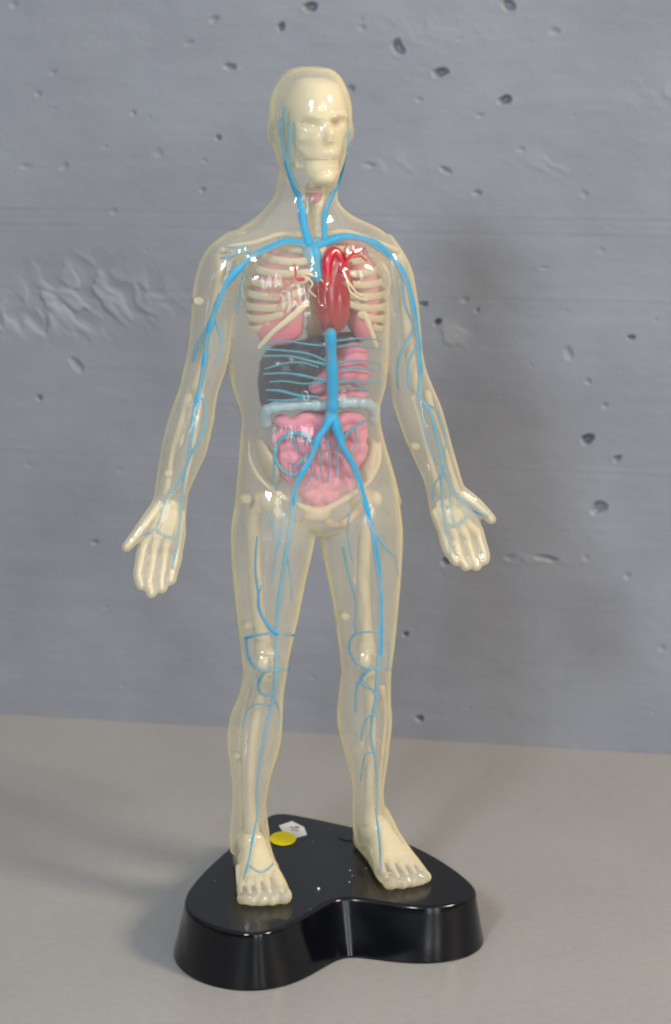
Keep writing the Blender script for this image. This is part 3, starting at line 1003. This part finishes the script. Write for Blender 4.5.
bm = bmesh.new()
prof = [(-0.0014, BASE_H - .0005), (-0.0011, BASE_H), (-0.0004, BASE_H - .0001), (0.0002, BASE_H - .0006), (0.0005, BASE_H - .0014), (0.0010, BASE_H - .004), (0.0026, BASE_H - .010), (0.0042, BASE_H - .016), (0.0063, .0012), (0.0064, .0004), (0.0060, 0.0)]
rings = []
for o, z in prof[::-1]:
    lv = np.array([list(p) for p in lev(o, z)])
    for _ in range(int(max(0, (o - 0.0004) / 0.0055 * 60))):
        lv = (np.roll(lv, 1, 0) + 2 * lv + np.roll(lv, -1, 0)) / 4
    rings.append([Vector(p) for p in lv])
add_rings(bm, rings[:-1], cap=False)
top = lev(*prof[1])
# caps: triangle-filled ngons
bm.verts.ensure_lookup_table()
bm.edges.ensure_lookup_table()
be = [e for e in bm.edges if e.is_boundary]
nrg = len(sm)
loops = [[v for v in bm.verts][:nrg], [v for v in bm.verts][-nrg:]]
bm.faces.new(loops[0][::-1])
capf = bm.faces.new(loops[1])
me = mesh_of(bm, 'display_base')
base = link('display_base', me, M['black'], model)
for p in me.polygons:
    if len(p.vertices) > 8:
        p.use_smooth = False


def disc(bmx, pts, z0, z1):
    lo = [bmx.verts.new((p.x, p.y, z0)) for p in pts]
    hi = [bmx.verts.new((p.x, p.y, z1)) for p in pts]
    n = len(pts)
    f = bmx.faces.new(hi)
    bmx.faces.new(lo[::-1])
    for i in range(n):
        bmx.faces.new((lo[i], lo[(i + 1) % n], hi[(i + 1) % n], hi[i]))
    bmesh.ops.recalc_face_normals(bmx, faces=bmx.faces[:])


Z = BASE_H
bm = bmesh.new()
disc(bm, [G(x, y, Z) for x, y in ((279, 826), (292, 821.5), (304, 827.5), (307, 835), (295, 838.5), (285, 836))], Z + 0.00008, Z + 0.0002)
ws = link('paper_sticker', mesh_of(bm, 'paper_sticker'), M['white'], base, False)
ws['label'] = 'white price sticker'
bm = bmesh.new()
for (x0, y0, x1, y1) in ((290, 827, 298, 829.5), (291, 829.6, 299, 832), (295, 826, 300, 828.5)):
    disc(bm, [G(x, y, Z) for x, y in ((x0, y0), (x1, y0 + 1.2), (x1, y1), (x0, y1 - 1))], Z + 0.00022, Z + 0.00026)
link('printed_mark', mesh_of(bm, 'printed_mark'), M['ink'], base, False)
bm = bmesh.new()
disc(bm, [G(283 + 13.2 * math.cos(t), 839.3 + 7 * math.sin(t), Z) for t in np.linspace(0, 2 * math.pi, 40, endpoint=False)], Z + 0.0003, Z + 0.0004)
ys = link('paper_sticker', mesh_of(bm, 'paper_sticker'), M['yellow'], base, False)
ys['label'] = 'round yellow sticker'
# dust specks and the shallow slot in the top
bm = bmesh.new()
for i in range(16):
    x, y = random.uniform(200, 460), random.uniform(835, 925)
    r = random.uniform(.3, .7)
    if i == 0:
        x, y, r = 318.5, 889.5, 1.6
    c = G(x, y, Z)
    if abs(((x - 330) / 130)) > .9 or not (0.8 * abs(x - 330) + abs(y - 875) * 2 < 105):
        continue
    bmesh.ops.create_icosphere(bm, subdivisions=1, radius=r * K, matrix=Matrix.Translation((c.x, c.y, Z + r * K * .5)))
sp_ = part('dust', bm, M['white'], base)
sp_['kind'] = 'stuff'
bm = bmesh.new()
disc(bm, [G(347 + 8 * math.cos(t), 838.5 + 2.4 * math.sin(t) + 1.2 * math.cos(t), Z) for t in np.linspace(0, 2 * math.pi, 24, endpoint=False)], Z - .001, Z + 0.0003)
link('moulding_mark', mesh_of(bm, 'moulding_mark'), M['black'], base, False)

# ------------------------------------------------------------------ wall
A0, A1 = G(0, 714, 0), G(671, 755, 0)
wx = (A1 - A0).normalized()
wn = Vector((wx.y, -wx.x, 0))        # toward the camera
if wn.dot(CAM - A0) < 0:
    wn = -wn
WO = A0.copy()


def wall_uv(px, py):
    r = ray(px, py)
    t = (WO - CAM).dot(wn) / r.dot(wn)
    q = CAM + r * t - WO
    return q.dot(wx), q.z


def axis(a, b, lo, hi, step):
    mid = np.arange(a, b, step)
    left = a - np.geomspace(step, a - lo, 26)[::-1]
    right = mid[-1] + np.geomspace(step, hi - mid[-1], 26)
    return np.concatenate([left, mid, right])


u_ax = axis(-0.03, 0.40, -1.6, 2.0, 0.00065)
mid = np.arange(0.0, 0.405, 0.00065)
v_ax = np.concatenate([[-0.03], mid, mid[-1] + np.geomspace(0.00065, 1.2, 30)])
U, V = np.meshgrid(u_ax, v_ax)


def vnoise(U, V, su, sv, seed):
    """smooth value noise in about [-1, 1]"""
    r = np.random.default_rng(seed)
    tab = r.uniform(-1, 1, (256, 256))
    x, y = U / su, V / sv
    xi, yi = np.floor(x).astype(int), np.floor(y).astype(int)
    fx, fy = x - xi, y - yi
    fx, fy = fx * fx * (3 - 2 * fx), fy * fy * (3 - 2 * fy)
    g = lambda i, j: tab[(i % 256), (j % 256)]
    return (g(xi, yi) * (1 - fx) + g(xi + 1, yi) * fx) * (1 - fy) + (g(xi, yi + 1) * (1 - fx) + g(xi + 1, yi + 1) * fx) * fy


Hh = 0.0003 * vnoise(U, V, 0.05, 0.035, 1) + 0.00012 * vnoise(U, V, 0.014, 0.009, 2) + 0.00005 * vnoise(U, V, 0.0045, 0.003, 3) + 0.000014 * vnoise(U, V, 0.03, 0.0016, 4)
# seams left by the form boards
for (px, py) in ((120, 452), (560, 232), (100, 208), (650, 300)):
    v0 = wall_uv(px, py)[1]
    Hh += 0.00011 * np.exp(-((V - v0) / 0.0009) ** 2) * (0.5 + 0.5 * vnoise(U, V, 0.05, 1, 5)) - 0.00006 * np.exp(-((V - v0 + 0.0022) / 0.001) ** 2)
scuff_lit = np.zeros_like(U)
# rough patches of torn cement
for (px, py, ru, rv, amp) in ((75, 305, 0.030, 0.013, 1.0), (25, 322, 0.022, 0.009, .8), (140, 300, 0.018, 0.012, .45), (80, 268, 0.02, 0.008, .45), (655, 94, 0.012, 0.007, .45), (549, 163, 0.014, 0.004, .4), (453, 335, 0.007, 0.006, .7), (525, 560, 0.014, 0.002, .4), (390, 165, 0.012, 0.004, .3), (440, 28, .03, .008, .2)):
    u0, v0 = wall_uv(px, py)
    g = np.exp(-((U - u0) / ru) ** 2 - ((V - v0) / rv) ** 2)
    wu, wv = U + 0.003 * vnoise(U, V, 0.01, 0.01, 8), V + 0.6 * U + 0.003 * vnoise(U, V, 0.01, 0.01, 9)
    n1 = vnoise(wu, wv, 0.0092, 0.0058, 21)
    n2 = vnoise(wu, wv, 0.0042, 0.003, 22)
    e_ = np.clip(n1 * 2.6 + n2 * .7 + 0.05, 0, 1)
    e_ = e_ * e_ * (3 - 2 * e_)
    chunk = e_ * (0.75 + 0.25 * n2) - 0.35 * np.clip(-n1 * 2 - .6, 0, 1)
    g = np.minimum(1, g * 1.5)
    Hh += amp * g * 0.00088 * chunk
    scuff_lit = np.maximum(scuff_lit, amp * g * e_)
# pits: pixel, radius px (u, v), depth mm, tilt
PITS = [(310, 7, 5.5, 4, 5, .1), (281, 26, 4, 3.4, 4, .3), (229, 67, 6, 2.6, 2.5, -.1), (214, 20, 4, 3, 1.5, .5), (190, 43, 5, 2, 1, 0), (219, 138, 2.6, 2, 3, 0), (158, 152, 5, 3.5, .8, .3), (38, 94, 3, 2.4, 1.2, 0), (53, 73, 4, 2, 1.2, .4),
        (133, 114, 3, 3, 1.2, .3), (25, 167, 5, 2.4, 1, 0), (63, 166, 5, 3, 1, .5), (114, 212, 4, 3, .9, .2), (203, 190, 3, 2, 2, 0), (76, 365, 9, 3.5, 2, -.8), (39, 398, 2.6, 2.4, 3.5, 0), (95, 542, 3, 2, 2, 0), (106, 608, 2, 1.6, .8, 0),
        (508, 5, 6, 4.5, 4, -.3), (554, 31, 5, 3.2, 1.2, -.2), (398, 48, 7, 5, 4.5, -.9), (441, 72, 6.5, 4, 5, .1), (504, 100, 6, 3.6, 5, 0), (445, 170, 5, 2.4, 2.2, -.5), (476, 193, 4, 2.4, 2.2, 0), (585, 195, 4, 3.5, .9, 0), (369, 165, 5, 2.4, 1.2, -.3), (480, 115, 4, 2.4, 1, .2),
        (423, 305, 3.2, 2.5, 3.5, 0), (437, 322, 3.2, 2.6, 5, 0), (477, 310, 2, 2, 2, 0), (631, 337, 3, 2.2, 4, 0), (465, 300, 3.4, 2.4, 1, 0), (569, 354, 4, 6, 1.4, .2), (588, 382, 3, 2.6, 1, 0), (605, 406, 3, 3, 1.2, 0), (587, 439, 5, 4.4, 6, .2), (618, 458, 3.2, 2.6, 3, .2),
        (599, 508, 6.5, 5, 4, .3), (547, 559, 12, 2.4, 2.2, -.12), (510, 558, 5, 3, 1, 0), (586, 558, 3, 3.6, .8, 0), (627, 575, 3.2, 3, 1.1, .3), (446, 561, 5, 4.5, 5, .4), (405, 635, 2.4, 2.2, 3.6, 0), (419, 718, 4, 2.8, 4.5, -.2), (662, 648, 3.5, 3, 1, 0),
        (362, 28, 4, 3, 1, .2), (420, 100, 3, 2, 1, 0), (350, 90, 4, 3, 2, .6), (545, 268, 4, 1.8, .9, 0), (600, 250, 3, 2, .7, .2), (520, 150, 4, 2, .9, 0), (28, 465, 3, 2, .6, 0), (15, 5, 4, 3, 1, 0), (655, 320, 2, 2, .8, 0), (120, 470, 3, 2, .5, 0)]
for _ in range(60):
    PITS.append((random.uniform(-40, 700), random.uniform(0, 720), random.uniform(1.2, 2.6), random.uniform(1.0, 2.0), random.uniform(.2, .7), random.uniform(-.5, .5)))
KW = 0.00052
warp_u = 0.0011 * vnoise(U, V, 0.0035, 0.0035, 31)
warp_v = 0.0011 * vnoise(U, V, 0.0035, 0.0035, 32)
for (px, py, ru, rv, dep, tl) in PITS:
    u0, v0 = wall_uv(px, py)
    iu = np.where(abs(u_ax - u0) < 0.02)[0]
    iv = np.where(abs(v_ax - v0) < 0.02)[0]
    if len(iu) < 2 or len(iv) < 2:
        continue
    s = np.s_[iv[0]:iv[-1] + 1, iu[0]:iu[-1] + 1]
    du, dv = U[s] - u0 + warp_u[s] * min(1, ru / 5), V[s] - v0 + warp_v[s] * min(1, rv / 5)
    a, b = du * math.cos(tl) + dv * math.sin(tl), -du * math.sin(tl) + dv * math.cos(tl)
    q = np.sqrt((a / (ru * KW)) ** 2 + (b / (rv * KW)) ** 2)
    dep = dep if dep > 2.4 else dep * 0.7
    Hh[s] -= dep * 0.001 * np.clip(1.25 - q, 0, 1) ** 0.8
    Hh[s] += 0.00013 * min(1, dep / 2) * np.exp(-((q - 1.5) / .35) ** 2) * (dv < 0)
co = np.empty((U.size, 3))
wxn, wnn, won = np.array(wx), np.array(wn), np.array(WO)
co[:] = won + U.reshape(-1, 1) * wxn + Hh.reshape(-1, 1) * wnn
co[:, 2] = V.ravel()
nu, nv = len(u_ax), len(v_ax)
idx = np.arange(nu * nv).reshape(nv, nu)
quads = np.stack([idx[:-1, :-1], idx[:-1, 1:], idx[1:, 1:], idx[1:, :-1]], -1).reshape(-1, 4)
# a thick slab behind the cast face
bk = len(co)
corners = [idx[0, 0], idx[0, -1], idx[-1, -1], idx[-1, 0]]
backs = np.array([co[c] - wnn * 0.15 for c in corners])
co = np.vstack([co, backs])
me = bpy.data.meshes.new('concrete_wall')
me.vertices.add(len(co))
me.vertices.foreach_set('co', co.ravel())
border = [list(idx[0, :]), list(idx[:, -1]), list(idx[-1, ::-1]), list(idx[::-1, 0])]
extra = [[bk + 3, bk + 2, bk + 1, bk]]
for k in range(4):
    extra.append(border[k][::-1] + [bk + k, bk + (k + 1) % 4])
lens = [4] * len(quads) + [len(e) for e in extra]
allv = np.concatenate([quads.ravel()] + [np.array(e) for e in extra]).astype(np.int32)
me.loops.add(len(allv))
me.loops.foreach_set('vertex_index', allv)
me.polygons.add(len(lens))
starts = np.concatenate([[0], np.cumsum(lens)[:-1]]).astype(np.int32)
me.polygons.foreach_set('loop_start', starts)
me.update(calc_edges=True)
me.validate()
at = me.attributes.new('scuff_lit', 'FLOAT', 'POINT')
at.data.foreach_set('value', np.concatenate([scuff_lit.ravel(), np.zeros(4)]).astype(np.float32))

m, nt, out = new_mat('grey_painted_concrete')
b = nd(nt, 'ShaderNodeBsdfPrincipled')
b.inputs['Roughness'].default_value = 0.55
tc = nd(nt, 'ShaderNodeTexCoord')


def noise(nt, tc, scale, detail=5, mapping=None, rough=0.55):
    n = nd(nt, 'ShaderNodeTexNoise')
    n.inputs['Scale'].default_value = scale
    n.inputs['Detail'].default_value = detail
    n.inputs['Roughness'].default_value = rough
    if mapping:
        mp = nd(nt, 'ShaderNodeMapping')
        mp.inputs['Scale'].default_value = mapping
        nt.links.new(tc.outputs['Object'], mp.inputs['Vector'])
        nt.links.new(mp.outputs[0], n.inputs['Vector'])
    else:
        nt.links.new(tc.outputs['Object'], n.inputs['Vector'])
    return n


def ramp2(nt, src, p0, c0, p1, c1):
    r = nd(nt, 'ShaderNodeValToRGB')
    r.color_ramp.elements[0].position = p0
    r.color_ramp.elements[0].color = (*c0, 1)
    r.color_ramp.elements[1].position = p1
    r.color_ramp.elements[1].color = (*c1, 1)
    nt.links.new(src, r.inputs['Fac'])
    return r


n1 = noise(nt, tc, 14, 6)
r1 = ramp2(nt, n1.outputs['Fac'], .3, (0.205, 0.212, 0.240), .7, (0.248, 0.255, 0.283))
n2 = noise(nt, tc, 60, 4, (0.25, 0.25, 3.0))
r2 = ramp2(nt, n2.outputs['Fac'], .3, (0.975, .975, .975), .7, (1.025, 1.025, 1.025))
mx = nd(nt, 'ShaderNodeMix', data_type='RGBA', blend_type='MULTIPLY')
mx.inputs[0].default_value = 1
nt.links.new(r1.outputs[0], mx.inputs[6])
nt.links.new(r2.outputs[0], mx.inputs[7])
sa = nd(nt, 'ShaderNodeAttribute')      # raised chips coloured paler: worn paint plus painted-in light on their faces
sa.attribute_name = 'scuff_lit'
sm_ = nd(nt, 'ShaderNodeMath', operation='MULTIPLY')
sm_.inputs[1].default_value = 0.30
nt.links.new(sa.outputs['Fac'], sm_.inputs[0])
mx3 = nd(nt, 'ShaderNodeMix', data_type='RGBA')
mx3.inputs[7].default_value = (0.36, 0.365, 0.37, 1)
nt.links.new(sm_.outputs[0], mx3.inputs[0])
nt.links.new(mx.outputs[2], mx3.inputs[6])
nt.links.new(mx3.outputs[2], b.inputs['Base Color'])
n3 = noise(nt, tc, 500, 5)
bp = nd(nt, 'ShaderNodeBump')
bp.inputs['Strength'].default_value = 0.35
bp.inputs['Distance'].default_value = 0.0004
nt.links.new(n3.outputs['Fac'], bp.inputs['Height'])
nt.links.new(bp.outputs[0], b.inputs['Normal'])
nt.links.new(b.outputs[0], out.inputs['Surface'])
me.materials.append(m)
wall = link('concrete_wall', me, m)
wall['kind'] = 'structure'
wall['category'] = 'wall'
wall['label'] = 'grey painted concrete wall with pits behind the figure'

# ------------------------------------------------------------------ table
m, nt, out = new_mat('grey_beige_table')
b = nd(nt, 'ShaderNodeBsdfPrincipled')
tc = nd(nt, 'ShaderNodeTexCoord')
n1 = noise(nt, tc, 9, 6)
r1 = ramp2(nt, n1.outputs['Fac'], .3, (0.308, 0.293, 0.274), .7, (0.342, 0.326, 0.306))
n2 = noise(nt, tc, 260, 3)
r2 = ramp2(nt, n2.outputs['Fac'], .3, (0.955, .955, .955), .7, (1.045, 1.045, 1.045))
mx = nd(nt, 'ShaderNodeMix', data_type='RGBA', blend_type='MULTIPLY')
mx.inputs[0].default_value = 1
nt.links.new(r1.outputs[0], mx.inputs[6])
nt.links.new(r2.outputs[0], mx.inputs[7])
# fine scratches
vz = noise(nt, tc, 4, 2, (6, 60, 1))
r3 = ramp2(nt, vz.outputs['Fac'], .70, (0, 0, 0), .74, (1, 1, 1))
mx2 = nd(nt, 'ShaderNodeMix', data_type='RGBA', blend_type='MIX')
mx2.inputs[7].default_value = (0.42, 0.40, 0.37, 1)
ms = nd(nt, 'ShaderNodeMath', operation='MULTIPLY')
ms.inputs[1].default_value = 0.25
nt.links.new(r3.outputs[0], ms.inputs[0])
nt.links.new(ms.outputs[0], mx2.inputs[0])
nt.links.new(mx.outputs[2], mx2.inputs[6])
nt.links.new(mx2.outputs[2], b.inputs['Base Color'])
n4 = noise(nt, tc, 30, 4)
r4 = ramp2(nt, n4.outputs['Fac'], .3, (0.36,) * 3, .7, (0.46,) * 3)
nt.links.new(r4.outputs[0], b.inputs['Roughness'])
n3 = noise(nt, tc, 900, 3)
bp = nd(nt, 'ShaderNodeBump')
bp.inputs['Strength'].default_value = 0.12
bp.inputs['Distance'].default_value = 0.0003
nt.links.new(n3.outputs['Fac'], bp.inputs['Height'])
nt.links.new(bp.outputs[0], b.inputs['Normal'])
nt.links.new(b.outputs[0], out.inputs['Surface'])
bm = bmesh.new()
q = [WO + wx * -1.5 - wn * .004, WO + wx * 1.9 - wn * .004, WO + wx * 1.9 + wn * 1.9, WO + wx * -1.5 + wn * 1.9]
disc(bm, q, -0.03, 0.0)
table = link('table_top', mesh_of(bm, 'table_top'), m, None, False)
bv = table.modifiers.new('b', 'BEVEL')
bv.width = 0.0015
bv.segments = 2
table['kind'] = 'structure'
table['category'] = 'table'
table['label'] = 'beige grey table top under the black base'

# ------------------------------------------------------------------ light


def area(name, loc, target, sx, sy, power, col):
    d = bpy.data.lights.new(name, 'AREA')
    d.shape = 'RECTANGLE'
    d.size, d.size_y = sx, sy
    d.energy = power
    d.color = col
    o = bpy.data.objects.new(name, d)
    COL.objects.link(o)
    o.location = loc
    o.rotation_euler = (Vector(target) - Vector(loc)).to_track_quat('-Z', 'Y').to_euler()
    return o


area('window_light', (-0.40, -1.10, 0.78), (0.05, 0.05, 0.15), 0.18, 0.18, 10, (0.74, 0.87, 1.0))
area('warm_lamp', (1.55, -1.05, 1.40), (0, 0.05, 0.05), 0.42, 0.42, 40, (1.0, 0.84, 0.64))
area('tall_window', (0.42, -2.35, 0.55), (0, 0, 0.2), 0.32, 1.2, 7.5, (0.85, 0.93, 1.0))
area('tall_window', (1.00, -2.2, 0.55), (0, 0, 0.2), 0.24, 1.2, 8, (0.85, 0.93, 1.0))

w = bpy.data.worlds.new('World')
sc.world = w
w.use_nodes = True
nt = w.node_tree
bg = nt.nodes['Background']
# a dim room: pale ceiling above, dark around
tcw = nd(nt, 'ShaderNodeTexCoord')
sx = nd(nt, 'ShaderNodeSeparateXYZ')
nt.links.new(tcw.outputs['Generated'], sx.inputs[0])
rw = ramp2(nt, sx.outputs['Z'], 0.12, (0.07, 0.07, 0.075), 0.7, (0.86, 0.865, 0.88))
nt.links.new(rw.outputs[0], bg.inputs[0])
bg.inputs[1].default_value = 0.66

sc.view_settings.view_transform = 'Standard'
sc.view_settings.look = 'None'
sc.view_settings.exposure = 0
sc.render.engine = 'CYCLES'
sc.cycles.use_denoising = True
sc.cycles.transparent_max_bounces = 32
sc.cycles.max_bounces = 10
sc.cycles.filter_width = 2.0
sc.cycles.sample_clamp_indirect = 4
